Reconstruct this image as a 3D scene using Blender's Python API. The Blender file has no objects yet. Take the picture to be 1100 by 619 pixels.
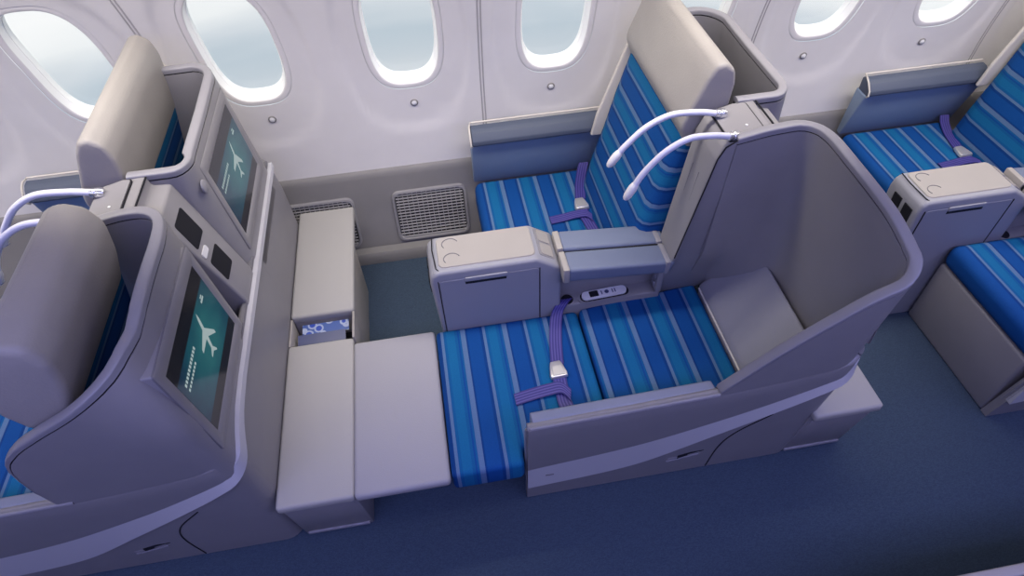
import bpy, bmesh, math, random
from mathutils import Vector, Matrix
random.seed(3)
C = bpy.context.scene.collection
P = 1.77                                   # seat pitch

# ------------------------------------------------------------------ materials
def new_mat(name):
    m = bpy.data.materials.new(name); m.use_nodes = True
    nt = m.node_tree
    return m, nt, nt.nodes['Principled BSDF']

def plain(name, col, rough=.5, spec=.4, metal=0, bump=0, bscale=300, mottling=0, sheen=0):
    m, nt, b = new_mat(name)
    b.inputs['Base Color'].default_value = (*col, 1)
    b.inputs['Roughness'].default_value = rough
    b.inputs['Specular IOR Level'].default_value = spec
    b.inputs['Metallic'].default_value = metal
    if sheen: b.inputs['Sheen Weight'].default_value = sheen
    tc = nt.nodes.new('ShaderNodeTexCoord')
    if bump:
        n = nt.nodes.new('ShaderNodeTexNoise'); n.inputs['Scale'].default_value = bscale
        n.inputs['Detail'].default_value = 4
        nt.links.new(tc.outputs['Object'], n.inputs['Vector'])
        bp = nt.nodes.new('ShaderNodeBump'); bp.inputs['Strength'].default_value = bump
        bp.inputs['Distance'].default_value = .002
        nt.links.new(n.outputs['Fac'], bp.inputs['Height']); nt.links.new(bp.outputs['Normal'], b.inputs['Normal'])
    if mottling:
        n = nt.nodes.new('ShaderNodeTexNoise'); n.inputs['Scale'].default_value = 9
        n.inputs['Detail'].default_value = 5
        nt.links.new(tc.outputs['Object'], n.inputs['Vector'])
        r = nt.nodes.new('ShaderNodeValToRGB')
        r.color_ramp.elements[0].position = .3; r.color_ramp.elements[1].position = .7
        r.color_ramp.elements[0].color = (*[c*(1-mottling) for c in col], 1)
        r.color_ramp.elements[1].color = (*[min(1, c*(1+mottling)) for c in col], 1)
        nt.links.new(n.outputs['Fac'], r.inputs['Fac']); nt.links.new(r.outputs['Color'], b.inputs['Base Color'])
    return m

M = {}
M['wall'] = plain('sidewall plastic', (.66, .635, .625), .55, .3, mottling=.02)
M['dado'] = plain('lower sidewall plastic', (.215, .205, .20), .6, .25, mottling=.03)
M['reveal'] = plain('window reveal white', (.86, .86, .84), .35, .5)
M['shell'] = plain('shell taupe grey', (.235, .225, .235), .42, .35, mottling=.03)
M['shell_in'] = plain('shell lining', (.235, .23, .27), .6, .25, bump=.1)
M['rim'] = plain('shell rim', (.235, .228, .25), .38, .4)
M['stripe_metal'] = plain('satin trim', (.52, .51, .54), .35, .5, metal=.15)  # silver trim, tint lifted to paint the light on its upward face
M['cream'] = plain('console laminate', (.33, .305, .28), .4, .4, mottling=.02)
M['console_side'] = plain('console side', (.27, .27, .30), .42, .35)
M['ottoman_top'] = plain('ottoman pad', (.36, .345, .325), .6, .25, bump=.15, bscale=250)
M['leather'] = plain('headrest leather', (.30, .28, .265), .5, .35, bump=.35, bscale=160, mottling=.03)
M['pad'] = plain('blue grey armrest leather', (.14, .165, .235), .5, .35, bump=.3, bscale=200)
M['lip'] = plain('dark blue grey armrest lip', (.075, .09, .13), .5, .3, bump=.3, bscale=200)  # darkened colour stands in for shade on the lip
M['panel_lit'] = plain('blue grey side panel', (.20, .26, .36), .5, .3, bump=.2, bscale=200)  # lighter than the lip to paint the light its face catches
M['pillow'] = plain('grey bed headrest leather', (.23, .23, .27), .5, .35, bump=.3, bscale=200)
M['legrest'] = plain('legrest pad', (.32, .31, .325), .62, .25, bump=.25, bscale=350)
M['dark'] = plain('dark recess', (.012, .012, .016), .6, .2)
M['seam'] = plain('seam grey', (.16, .155, .17), .7, .2)
M['seam_light'] = plain('sidewall joint', (.36, .345, .345), .6, .2)
M['lilac'] = plain('soft grey blue armrest', (.22, .24, .32), .5, .3, bump=.2, bscale=200)
M['white_tube'] = plain('lamp hose', (.62, .62, .72), .35, .4)
M['chrome'] = plain('polished metal', (.75, .75, .78), .2, .5, metal=.9)
M['steel'] = plain('buckle steel', (.62, .60, .58), .3, .5, metal=.6)
M['white'] = plain('white plastic', (.68, .67, .68), .4, .4)
M['grille'] = plain('grille plastic', (.26, .25, .255), .5, .3)
M['ceil'] = plain('ceiling plastic', (.7, .69, .7), .6, .3)
M['beige'] = plain('piping', (.55, .51, .46), .5, .3)

def carpet():
    m, nt, b = new_mat('carpet')
    b.inputs['Roughness'].default_value = .95; b.inputs['Specular IOR Level'].default_value = .1
    tc = nt.nodes.new('ShaderNodeTexCoord')
    n1 = nt.nodes.new('ShaderNodeTexNoise'); n1.inputs['Scale'].default_value = 220; n1.inputs['Detail'].default_value = 3
    n2 = nt.nodes.new('ShaderNodeTexBrick'); n2.inputs['Scale'].default_value = 70
    n2.inputs['Color1'].default_value = (.047, .070, .108, 1); n2.inputs['Color2'].default_value = (.060, .088, .130, 1)
    n2.inputs['Mortar'].default_value = (.042, .063, .098, 1); n2.inputs['Mortar Size'].default_value = .02
    nt.links.new(tc.outputs['Object'], n1.inputs['Vector']); nt.links.new(tc.outputs['Object'], n2.inputs['Vector'])
    mx = nt.nodes.new('ShaderNodeMix'); mx.data_type = 'RGBA'; mx.blend_type = 'MULTIPLY'; mx.inputs[0].default_value = .55
    r = nt.nodes.new('ShaderNodeValToRGB'); r.color_ramp.elements[0].position = .25; r.color_ramp.elements[1].position = .75
    r.color_ramp.elements[0].color = (.5, .5, .5, 1)
    nt.links.new(n1.outputs['Fac'], r.inputs['Fac'])
    nt.links.new(n2.outputs['Color'], mx.inputs[6]); nt.links.new(r.outputs['Color'], mx.inputs[7])
    nt.links.new(mx.outputs[2], b.inputs['Base Color'])
    bp = nt.nodes.new('ShaderNodeBump'); bp.inputs['Strength'].default_value = .5; bp.inputs['Distance'].default_value = .004
    nt.links.new(n1.outputs['Fac'], bp.inputs['Height']); nt.links.new(bp.outputs['Normal'], b.inputs['Normal'])
    return m
M['carpet'] = carpet()

def fabric(name, axis, phase, period=.153):
    """striped seat fabric; stripes across the object's local axis"""
    m, nt, b = new_mat(name)
    b.inputs['Roughness'].default_value = .8; b.inputs['Specular IOR Level'].default_value = .15
    tc = nt.nodes.new('ShaderNodeTexCoord'); sp = nt.nodes.new('ShaderNodeSeparateXYZ')
    nt.links.new(tc.outputs['Object'], sp.inputs[0])
    a = nt.nodes.new('ShaderNodeMath'); a.operation = 'ADD'; a.inputs[1].default_value = -phase + period*40
    nt.links.new(sp.outputs[axis], a.inputs[0])
    d = nt.nodes.new('ShaderNodeMath'); d.operation = 'DIVIDE'; d.inputs[1].default_value = period
    nt.links.new(a.outputs[0], d.inputs[0])
    f = nt.nodes.new('ShaderNodeMath'); f.operation = 'FRACT'; nt.links.new(d.outputs[0], f.inputs[0])
    r = nt.nodes.new('ShaderNodeValToRGB'); r.color_ramp.interpolation = 'CONSTANT'
    L = (.09, .16, .30); D = (.004, .060, .24); D2 = (.003, .042, .18); T = (.006, .115, .275); T2 = (.005, .088, .25); S = (.012, .09, .26)
    stops = [(0, L), (.058, D2), (.10, D), (.40, D2), (.468, L), (.534, T2), (.60, T), (.80, T2), (.86, D), (.90, T2), (.945, L)]
    els = r.color_ramp.elements
    els[0].position = 0; els[0].color = (*L, 1); els[1].position = stops[1][0]; els[1].color = (*stops[1][1], 1)
    for p, c in stops[2:]:
        e = els.new(p); e.color = (*c, 1)
    nt.links.new(f.outputs[0], r.inputs['Fac'])
    n = nt.nodes.new('ShaderNodeTexNoise'); n.inputs['Scale'].default_value = 400; n.inputs['Detail'].default_value = 2
    nt.links.new(tc.outputs['Object'], n.inputs['Vector'])
    r2 = nt.nodes.new('ShaderNodeValToRGB'); r2.color_ramp.elements[0].color = (.7, .7, .7, 1); r2.color_ramp.elements[0].position = .3; r2.color_ramp.elements[1].position = .7
    nt.links.new(n.outputs['Fac'], r2.inputs['Fac'])
    mx = nt.nodes.new('ShaderNodeMix'); mx.data_type = 'RGBA'; mx.blend_type = 'MULTIPLY'; mx.inputs[0].default_value = .5
    nt.links.new(r.outputs['Color'], mx.inputs[6]); nt.links.new(r2.outputs['Color'], mx.inputs[7])
    nt.links.new(mx.outputs[2], b.inputs['Base Color'])
    bp = nt.nodes.new('ShaderNodeBump'); bp.inputs['Strength'].default_value = .25; bp.inputs['Distance'].default_value = .001
    nt.links.new(n.outputs['Fac'], bp.inputs['Height']); nt.links.new(bp.outputs['Normal'], b.inputs['Normal'])
    return m

def belt_mat():
    m, nt, b = new_mat('belt webbing')
    b.inputs['Roughness'].default_value = .6
    uv = nt.nodes.new('ShaderNodeUVMap'); sp = nt.nodes.new('ShaderNodeSeparateXYZ'); nt.links.new(uv.outputs[0], sp.inputs[0])
    a = nt.nodes.new('ShaderNodeMath'); a.operation = 'MULTIPLY'; a.inputs[1].default_value = 4.5; nt.links.new(sp.outputs[0], a.inputs[0])
    f = nt.nodes.new('ShaderNodeMath'); f.operation = 'FRACT'; nt.links.new(a.outputs[0], f.inputs[0])
    r = nt.nodes.new('ShaderNodeValToRGB'); e = r.color_ramp.elements
    e[0].color = (.022, .018, .15, 1); e[0].position = .45; e[1].color = (.07, .058, .25, 1); e[1].position = .6
    nt.links.new(f.outputs[0], r.inputs['Fac']); nt.links.new(r.outputs['Color'], b.inputs['Base Color'])
    return m
M['belt'] = belt_mat()

def screen_mat():
    m, nt, b = new_mat('screen image')
    b.inputs['Roughness'].default_value = .12; b.inputs['Base Color'].default_value = (.01, .01, .012, 1)
    uv = nt.nodes.new('ShaderNodeUVMap'); sp = nt.nodes.new('ShaderNodeSeparateXYZ'); nt.links.new(uv.outputs[0], sp.inputs[0])
    bars = nt.nodes.new('ShaderNodeValToRGB'); bars.color_ramp.interpolation = 'CONSTANT'; e = bars.color_ramp.elements
    e[0].position = 0; e[0].color = (0, 0, 0, 1); e[1].position = .15; e[1].color = (1, 1, 1, 1); x = e.new(.80); x.color = (0, 0, 0, 1)
    nt.links.new(sp.outputs[1], bars.inputs['Fac'])
    g = nt.nodes.new('ShaderNodeTexGradient'); g.gradient_type = 'SPHERICAL'
    mp = nt.nodes.new('ShaderNodeMapping'); mp.inputs['Location'].default_value = (-.95, -.75, 0); mp.inputs['Scale'].default_value = (1.6, 1.6, 1)
    nt.links.new(uv.outputs[0], mp.inputs[0])
    n = nt.nodes.new('ShaderNodeTexNoise'); n.inputs['Scale'].default_value = 5; n.inputs['Detail'].default_value = 6
    nt.links.new(uv.outputs[0], n.inputs['Vector'])
    nt.links.new(mp.outputs[0], g.inputs[0])
    ad = nt.nodes.new('ShaderNodeMath'); ad.operation = 'MULTIPLY_ADD'; ad.inputs[1].default_value = .5; nt.links.new(n.outputs['Fac'], ad.inputs[0]); nt.links.new(g.outputs['Fac'], ad.inputs[2])
    r = nt.nodes.new('ShaderNodeValToRGB'); e = r.color_ramp.elements
    e[0].position = .2; e[0].color = (.012, .05, .13, 1); e[1].position = 1; e[1].color = (.05, .32, .36, 1); k = e.new(.6); k.color = (.015, .16, .24, 1)
    nt.links.new(ad.outputs[0], r.inputs['Fac'])
    mx = nt.nodes.new('ShaderNodeMix'); mx.data_type = 'RGBA'; nt.links.new(bars.outputs['Color'], mx.inputs[0])
    mx.inputs[6].default_value = (.012, .012, .018, 1); nt.links.new(r.outputs['Color'], mx.inputs[7])
    nt.links.new(mx.outputs[2], b.inputs['Emission Color']); b.inputs['Emission Strength'].default_value = .30
    return m
M['screen'] = screen_mat()
def glow(name, col, s):
    m, nt, b = new_mat(name); b.inputs['Base Color'].default_value = (.02, .02, .02, 1)
    b.inputs['Emission Color'].default_value = (*col, 1); b.inputs['Emission Strength'].default_value = s; return m
M['scr_white'] = glow('screen white pixels', (.6, .75, .75), .5)
M['scr_dim'] = glow('screen pale pixels', (.3, .5, .6), .5)

def glass():
    m = bpy.data.materials.new('window pane'); m.use_nodes = True; nt = m.node_tree; nt.nodes.clear()
    o = nt.nodes.new('ShaderNodeOutputMaterial'); t = nt.nodes.new('ShaderNodeBsdfTransparent'); g = nt.nodes.new('ShaderNodeBsdfGlossy')
    t.inputs[0].default_value = (.97, .985, .99, 1); g.inputs['Roughness'].default_value = .08
    mx = nt.nodes.new('ShaderNodeMixShader'); mx.inputs[0].default_value = .03; nt.links.new(t.outputs[0], mx.inputs[1]); nt.links.new(g.outputs[0], mx.inputs[2])
    nt.links.new(mx.outputs[0], o.inputs[0]); return m
M['glass'] = glass()

def cover_mat():
    m, nt, b = new_mat('magazine cover')
    b.inputs['Roughness'].default_value = .3
    tc = nt.nodes.new('ShaderNodeTexCoord'); n = nt.nodes.new('ShaderNodeTexVoronoi'); n.inputs['Scale'].default_value = 28
    nt.links.new(tc.outputs['Object'], n.inputs['Vector'])
    r = nt.nodes.new('ShaderNodeValToRGB'); r.color_ramp.interpolation = 'CONSTANT'; e = r.color_ramp.elements
    e[0].position = 0; e[0].color = (.02, .06, .35, 1); e[1].position = .33; e[1].color = (.35, .4, .52, 1); k = e.new(.5); k.color = (.05, .1, .3, 1)
    nt.links.new(n.outputs['Distance'], r.inputs['Fac']); nt.links.new(r.outputs['Color'], b.inputs['Base Color']); return m
M['cover'] = cover_mat()
M['cover_dark'] = plain('navy magazine cover', (.06, .07, .15), .3, .5)

# ------------------------------------------------------------------ helpers
def obj(name, bm, mat, root=None, smooth=40):
    me = bpy.data.meshes.new(name)
    bmesh.ops.recalc_face_normals(bm, faces=bm.faces)
    if root is not None:
        off = -root['_o'] if False else -Vector(ROOTLOC[root.name])
        bmesh.ops.translate(bm, verts=bm.verts, vec=off)
    bm.to_mesh(me); bm.free()
    me.materials.append(mat)
    if smooth:
        me.shade_smooth(); me.set_sharp_from_angle(angle=math.radians(smooth))
    o = bpy.data.objects.new(name, me); C.objects.link(o)
    if root is not None: o.parent = root
    return o
ROOTLOC = {}
def sub(name, bm, mat, parent_part, smooth=40):
    """a sub-part: child of a part; shares the part's local frame"""
    root = parent_part.parent
    o = obj(name, bm, mat, root, smooth); o.parent = parent_part; return o
def thing(name, label, cat, loc, group=None):
    o = bpy.data.objects.new(name, None); C.objects.link(o); o.location = loc; o.empty_display_size = .1
    ROOTLOC[o.name] = tuple(loc); o['label'] = label; o['category'] = cat
    if group: o['group'] = group
    return o
def tag(o, label, cat, group=None):
    o['label'] = label; o['category'] = cat
    if group: o['group'] = group
    return o
def struct(name, bm, mat, smooth=40):
    o = obj(name, bm, mat, None, smooth); o['kind'] = 'structure'; return o
def dup(root, dx, label, dy=0, skip=()):
    r = root.copy(); C.objects.link(r); r.location = root.location + Vector((dx, dy, 0)); r['label'] = label
    def rec(a, b):
        for ch in a.children:
            if ch.name.split('.')[0] in skip: continue
            c = ch.copy(); C.objects.link(c); c.parent = b; rec(ch, c)
    rec(root, r); return r

def bm_box(x0, x1, y0, y1, z0, z1, r=0, seg=3, bm=None):
    new = bm is None
    b = bmesh.new()
    bmesh.ops.create_cube(b, size=1)
    for v in b.verts:
        v.co = Vector(((x0+x1)/2 + v.co.x*(x1-x0), (y0+y1)/2 + v.co.y*(y1-y0), (z0+z1)/2 + v.co.z*(z1-z0)))
    if r: bmesh.ops.bevel(b, geom=list(b.edges), offset=r, segments=seg, profile=.5, affect='EDGES')
    if new: return b
    merge(bm, b); return bm
def merge(dst, src):
    me = bpy.data.meshes.new('tmp'); src.to_mesh(me); dst.from_mesh(me); bpy.data.meshes.remove(me); src.free()
def bm_hexa(bot, top, r=0, seg=3):
    """eight corners: bottom four and top four, same winding"""
    b = bmesh.new(); vb = [b.verts.new(p) for p in bot]; vt = [b.verts.new(p) for p in top]; n = len(bot)
    b.faces.new(vb); b.faces.new(vt)
    for i in range(n): b.faces.new((vb[i], vb[(i+1) % n], vt[(i+1) % n], vt[i]))
    bmesh.ops.recalc_face_normals(b, faces=b.faces)
    if r: bmesh.ops.bevel(b, geom=list(b.edges), offset=r, segments=seg, profile=.5, affect='EDGES')
    return b
def bm_prism(pts, a, b_, axis='y', r=0, seg=3):
    """pts: 2-D outline; extruded along axis from a to b_ (y: pts are x,z; x: pts are y,z; z: pts are x,y)"""
    f = {'y': lambda p, t: (p[0], t, p[1]), 'x': lambda p, t: (t, p[0], p[1]), 'z': lambda p, t: (p[0], p[1], t)}[axis]
    return bm_hexa([f(p, a) for p in pts], [f(p, b_) for p in pts], r, seg)
def rrect(cx, cy, w, h, r, n=6):
    out = []
    for qx, qy, a0 in ((1, 1, 0), (-1, 1, 90), (-1, -1, 180), (1, -1, 270)):
        for i in range(n+1):
            a = math.radians(a0 + 90*i/n)
            out.append((cx + qx*(w/2-r) + r*math.cos(a), cy + qy*(h/2-r) + r*math.sin(a)))
    return out
def catmull(pts, n=8):
    pts = [Vector(p) for p in pts]; out = []
    for i in range(len(pts)-1):
        p0 = pts[max(i-1, 0)]; p1 = pts[i]; p2 = pts[i+1]; p3 = pts[min(i+2, len(pts)-1)]
        for k in range(n):
            t = k/n
            out.append(.5*((2*p1) + (p2-p0)*t + (2*p0-5*p1+4*p2-p3)*t*t + (3*p1-p0-3*p2+p3)*t**3))
    out.append(pts[-1]); return out
def bm_tube(pts, rad, seg=12, bm=None):
    b = bm or bmesh.new(); pts = [Vector(p) for p in pts]
    rs = rad if isinstance(rad, (list, tuple)) else [rad]*len(pts); rings = []; up = Vector((0, 0, 1))
    prev = None
    for i, p in enumerate(pts):
        t = (pts[min(i+1, len(pts)-1)] - pts[max(i-1, 0)]).normalized()
        a = t.cross(up) if prev is None else prev - t*prev.dot(t)
        if a.length < 1e-4: a = t.cross(Vector((0, 1, 0)))
        a.normalize(); prev = a; c = t.cross(a)
        rings.append([b.verts.new(p + rs[i]*(a*math.cos(2*math.pi*k/seg) + c*math.sin(2*math.pi*k/seg))) for k in range(seg)])
    for i in range(len(rings)-1):
        for k in range(seg): b.faces.new((rings[i][k], rings[i][(k+1) % seg], rings[i+1][(k+1) % seg], rings[i+1][k]))
    b.faces.new(rings[0]); b.faces.new(rings[-1]); return b
def lerp(tab, x):
    if x <= tab[0][0]: return tab[0][1]
    for (a, va), (b, vb) in zip(tab, tab[1:]):
        if x <= b: return va + (vb-va)*(x-a)/(b-a)
    return tab[-1][1]
def smooth(tab, x):
    if x <= tab[0][0]: return tab[0][1]
    if x >= tab[-1][0]: return tab[-1][1]
    n = len(tab); m = []
    for i in range(n):
        a, b = tab[max(0, i-1)], tab[min(n-1, i+1)]; m.append((b[1]-a[1])/(b[0]-a[0]))
    for i in range(n-1):
        (x0, y0), (x1, y1) = tab[i], tab[i+1]
        if x <= x1:
            h = x1-x0; t = (x-x0)/h
            return y0*(1+2*t)*(1-t)**2 + m[i]*h*t*(1-t)**2 + y1*t*t*(3-2*t) + m[i+1]*h*t*t*(t-1)
def arclen(path):
    L = [0]
    for a, b in zip(path, path[1:]): L.append(L[-1]+(b-a).length)
    return L
LK = [.10]
def fillet_path(pts, rads, step=.03, n=8):
    """plan polyline with rounded corners, resampled; returns list of (x,y)"""
    P2 = [Vector(p) for p in pts]; out = [P2[0]]
    for i in range(1, len(P2)-1):
        r = rads[i-1]; a = (P2[i-1]-P2[i]).normalized(); b = (P2[i+1]-P2[i]).normalized()
        ang = a.angle(b); d = r/math.tan(ang/2); s = P2[i]+a*d; e = P2[i]+b*d
        c = P2[i] + (a+b).normalized()*(r/math.sin(ang/2))
        a0 = math.atan2(s.y-c.y, s.x-c.x); a1 = math.atan2(e.y-c.y, e.x-c.x)
        da = (a1-a0+math.pi) % (2*math.pi)-math.pi
        for k in range(n+1): out.append(c + r*Vector((math.cos(a0+da*k/n), math.sin(a0+da*k/n))))
    out.append(P2[-1]); res = [out[0]]
    for q in out[1:]:
        L = (q-res[-1]).length
        if L < 1e-5: continue
        m = max(1, int(L/step)); p = res[-1]
        for k in range(1, m+1): res.append(p + (q-p)*k/m)
    return res
def normals(path, side):
    out = []
    for i in range(len(path)):
        t = (path[min(i+1, len(path)-1)]-path[max(i-1, 0)]).normalized()
        out.append(Vector((t.y, -t.x))*side)
    return out
def lean(n, z, wallside=0, p=None):
    o = max(0, n.x)*(-LK[0])*max(0, z-.55)
    return o
def sweep(path, nrm, zb, zt, th, d0=0, dtop=None, m=6, arc=6, wallside=0, top=None, round_top=True, flat=1):
    """wall of thickness th following the path; zb, zt functions of station index; d0 pushes it outward"""
    b = bmesh.new(); rings = []
    for i, (p, n) in enumerate(zip(path, nrm)):
        z0, z1 = zb(i), zt(i); r = min(th/2, (z1-z0)/2) if round_top else 0; sec = []; rf = r*flat
        for k in range(m+1): sec.append((d0+((dtop(i)-d0)*k/m if dtop else 0), z0+(z1-rf-z0)*k/m))
        if round_top:
            for k in range(1, arc):
                a = math.pi*k/arc; sec.append((d0-th/2+th/2*math.cos(a), z1-r*flat+r*flat*math.sin(a)))
        for k in range(m, -1, -1): sec.append((d0-th, z0+(z1-rf-z0)*k/m))
        ring = []
        for d, z in sec:
            o = lean(n, z, wallside, p)+d; q, nq = p, n
            if top:
                zr = top[2][i]; zs = min(.92, zr-.25); s_ = max(0, min(1, (z-zs)/(zr-.01-zs))); s_ = s_**1.6; q = p.lerp(top[0][i], s_); nq = n.lerp(top[1][i], s_); nq = nq.normalized(); o = lean(nq, z, wallside, p)+d
            dy = -.11*z*max(0, min(1, (1.40-q.y)/.40))
            if wallside == 1: dy -= .10*z*max(0, min(1, (q.y-1.85)/.35))
            if wallside == 2: dy += max(0, n.y)*lerp([(.36, .12), (.62, .03), (1.1, 0)], z)*max(0, min(1, (1.05-q.x)/.12))
            ring.append(b.verts.new((q.x+nq.x*o, q.y+nq.y*o+dy, z)))
        rings.append(ring)
    K = len(rings[0])
    for A, B in zip(rings, rings[1:]):
        for k in range(K): b.faces.new((A[k], A[(k+1) % K], B[(k+1) % K], B[k]))
    b.faces.new(rings[0]); b.faces.new(rings[-1]); return b
def bm_lathe(prof, c, axis=Vector((0, 0, 1)), seg=20):
    b = bmesh.new(); q = Vector((0, 0, 1)).rotation_difference(axis.normalized()); rings = []
    for r, h in prof:
        rings.append([b.verts.new(Vector(c)+q @ Vector((r*math.cos(2*math.pi*k/seg), r*math.sin(2*math.pi*k/seg), h))) for k in range(seg)])
    for A, B in zip(rings, rings[1:]):
        for k in range(seg): b.faces.new((A[k], A[(k+1) % seg], B[(k+1) % seg], B[k]))
    b.faces.new(rings[0]); b.faces.new(rings[-1]); return b

# ------------------------------------------------------------------ the cabin
XA, XB, YA = -3.4, 4.4, -1.7
def wallY(z):
    if z < 1.7: return 2.40 - .32*(z-.6)**2
    y0 = 2.40-.32*1.21; return y0 - .70*(z-1.7) - .35*(z-1.7)**2
struct('floor', bm_box(XA, XB, YA, 2.5, -.04, 0), M['carpet'])
struct('ceiling', bm_box(XA, XB, YA, 2.4, 2.62, 2.66), M['ceil'])
struct('wall_aisle_side', bm_box(XA, XB, YA-.04, YA, 0, 2.62), M['ceil'])
struct('wall_front', bm_box(XA-.04, XA, YA, 2.5, 0, 2.62), M['ceil'])
struct('wall_back', bm_box(XB, XB+.04, YA, 2.5, 0, 2.62), M['ceil'])

WC = [-2.40, -1.82, -1.237, -.655, -.066, .523, 1.10, 1.668, 2.228, 2.80, 3.38]; WZ = 1.078; WW, WH = .1345, .245
def superr(dx, dz, w, h, e=3.0):
    return (abs(dx/w)**e + abs(dz/h)**e)**(1/e)
def dish(x, z):
    """gentle oval dish pressed round each window"""
    d = min((superr(x-c, z-(WZ-.06), .255, .42, 2.6), c) for c in WC)[0]
    t = max(0, min(1, (1-d)/.10)); return .007*t*t*(3-2*t)
def wall_pt(x, z): return (x, wallY(z)+dish(x, z), z)
bw = bmesh.new(); NA = 96
def outline(c, s=1.0, extra=0):
    out = []
    for k in range(NA):
        a = 2*math.pi*(k+.5)/NA; ca, sa = math.cos(a), math.sin(a)
        w, h = WW+extra, WH+extra
        r = 1/((abs(ca/w)**3.0+abs(sa/h)**3.0)**(1/3.0)); out.append((c+ca*r*s, WZ+sa*r*s))
    return out
ZB, ZT = .42, 1.70
edges = [XA] + [(a+b)/2 for a, b in zip(WC, WC[1:])] + [XB]
for ci, c in enumerate(WC):
    x0, x1 = edges[ci], edges[ci+1]
    rect = []
    for k in range(NA):
        a = 2*math.pi*(k+.5)/NA; ca, sa = math.cos(a), math.sin(a)
        tx = ((x1-c) if ca > 0 else (c-x0))/abs(ca); tz = ((ZT-WZ) if sa > 0 else (WZ-ZB))/abs(sa); t = min(tx, tz)
        rect.append((c+ca*t, WZ+sa*t))
    rings = [outline(c, 1, .022), outline(c, 1, .025), outline(c, 1, .038)]
    o3 = outline(c, 1, .038)
    for t in [i/14 for i in range(1, 15)]:
        rings.append([(a[0]+(b[0]-a[0])*t, a[1]+(b[1]-a[1])*t) for a, b in zip(o3, rect)])
    vr = [[bw.verts.new(wall_pt(*p)) for p in ring] for ring in rings]
    for A, B in zip(vr, vr[1:]):
        for k in range(NA): bw.faces.new((A[k], A[(k+1) % NA], B[(k+1) % NA], B[k]))
    # corners of the cell
    for sx, xx in ((1, x1), (-1, x0)):
        for zz in (ZB, ZT):
            best = sorted(range(NA), key=lambda k: (rect[k][0]-xx)**2+(rect[k][1]-zz)**2)[:2]
            try: bw.faces.new((vr[-1][best[0]], vr[-1][best[1]], bw.verts.new(wall_pt(xx, zz))))
            except ValueError: pass
# above the window band
nx = 60
prev = None
for z in [1.70, 1.8, 1.9, 2.0, 2.1, 2.2, 2.3, 2.4, 2.5, 2.62]:
    row = [bw.verts.new((XA+(XB-XA)*i/nx, wallY(z), z)) for i in range(nx+1)]
    if prev:
        for i in range(nx): bw.faces.new((prev[i], prev[i+1], row[i+1], row[i]))
    prev = row
bmesh.ops.remove_doubles(bw, verts=bw.verts, dist=1e-4)
struct('wall_window_side', bw, M['wall'], 60)
# lower sidewall
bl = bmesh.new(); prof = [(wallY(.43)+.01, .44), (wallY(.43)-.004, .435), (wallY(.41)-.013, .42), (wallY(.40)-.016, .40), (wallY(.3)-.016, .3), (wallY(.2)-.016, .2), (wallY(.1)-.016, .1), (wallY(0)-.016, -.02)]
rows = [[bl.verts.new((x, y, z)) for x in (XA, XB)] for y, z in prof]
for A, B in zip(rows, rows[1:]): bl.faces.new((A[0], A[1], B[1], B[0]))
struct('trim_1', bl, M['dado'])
bb = bm_prism([(2.236, 0), (2.236, .045), (2.248, .06), (2.285, .065), (2.285, 0)], XA, XB, 'x')
struct('baseboard_window_side', bb, M['dado'])
# upright seams between the sidewall panels
for n, x in enumerate([(WC[1]+WC[2])/2+.29*0, (WC[2]+WC[3])/2, (WC[4]+WC[5])/2, (WC[6]+WC[7])/2, (WC[8]+WC[9])/2]):
    if n == 0: continue
    bs = bmesh.new()
    for s in (-1, 1):
        bm_tube([(x+s*.006, wallY(z)+.0015, z) for z in [.44+.05*i for i in range(26)]], .0035, 8, bs)
    struct('trim_%d' % (n+1), bs, M['seam_light'])
# windows
for n, c in enumerate(WC):
    w = thing('window_%d' % (n+1), '', 'window', (c, wallY(.83), .83)); del w['label']; del w['category']; w['kind'] = 'structure'
    # flange ring on the wall, then the white reveal going out through the lining
    slope = .64*(WZ-.6); nrm = Vector((0, 1, slope)).normalized()
    def ring(extra, depth, sc=1.0):
        return [Vector((p[0], wallY(p[1])+dish(*p), p[1])) + nrm*depth for p in outline(c, sc, extra)]
    def loft(rs, close=False):
        b = bmesh.new(); vr = [[b.verts.new(p) for p in r] for r in rs]
        for A, B in zip(vr, vr[1:]):
            for k in range(NA): b.faces.new((A[k], A[(k+1) % NA], B[(k+1) % NA], B[k]))
        if close: 
            b.faces.new(vr[-1])
        return b
    fr = obj('window_frame', loft([ring(.024, .006), ring(.0215, .0055), ring(.0205, .0025), ring(.018, .0018), ring(.003, .0012), ring(.0005, .002), ring(-.001, .005)]), M['wall'], w, 60)
    # lip, reveal
    obj('window_reveal', loft([ring(-.001, .004), ring(-.0035, .010), ring(-.0065, .026), ring(-.0075, .0275), ring(-.0075, .031), ring(-.010, .033), ring(-.010, .060)]), M['reveal'], w, 50)
    pr_ = ring(-.009, .046); nc = sum(pr_, Vector())/NA; flat = [p - nrm*((p-nc).dot(nrm)) for p in pr_]
    bg_ = bmesh.new(); bg_.faces.new([bg_.verts.new(p) for p in flat]); obj('window_pane', bg_, M['glass'], w, 0)
    kx = [-1.22, -.641, -.06, .521, 1.09, 1.653, 2.214]; k_x = kx[n-2] if 2 <= n <= 8 else c+.01
    kc = Vector((k_x, wallY(.742)+.006, .742)); kn = Vector((0, -1, -.09))
    kb = obj('dimmer_button', bm_lathe([(.016, 0), (.016, .003), (.0125, .0055), (.0115, .003), (.0, .002)], kc, kn, 24), M['dado'], w)
    sub('button_cap', bm_lathe([(.011, .0), (.0105, .006), (.006, .0085), (0, .009)], kc, kn, 20), M['white'], kb)

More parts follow.
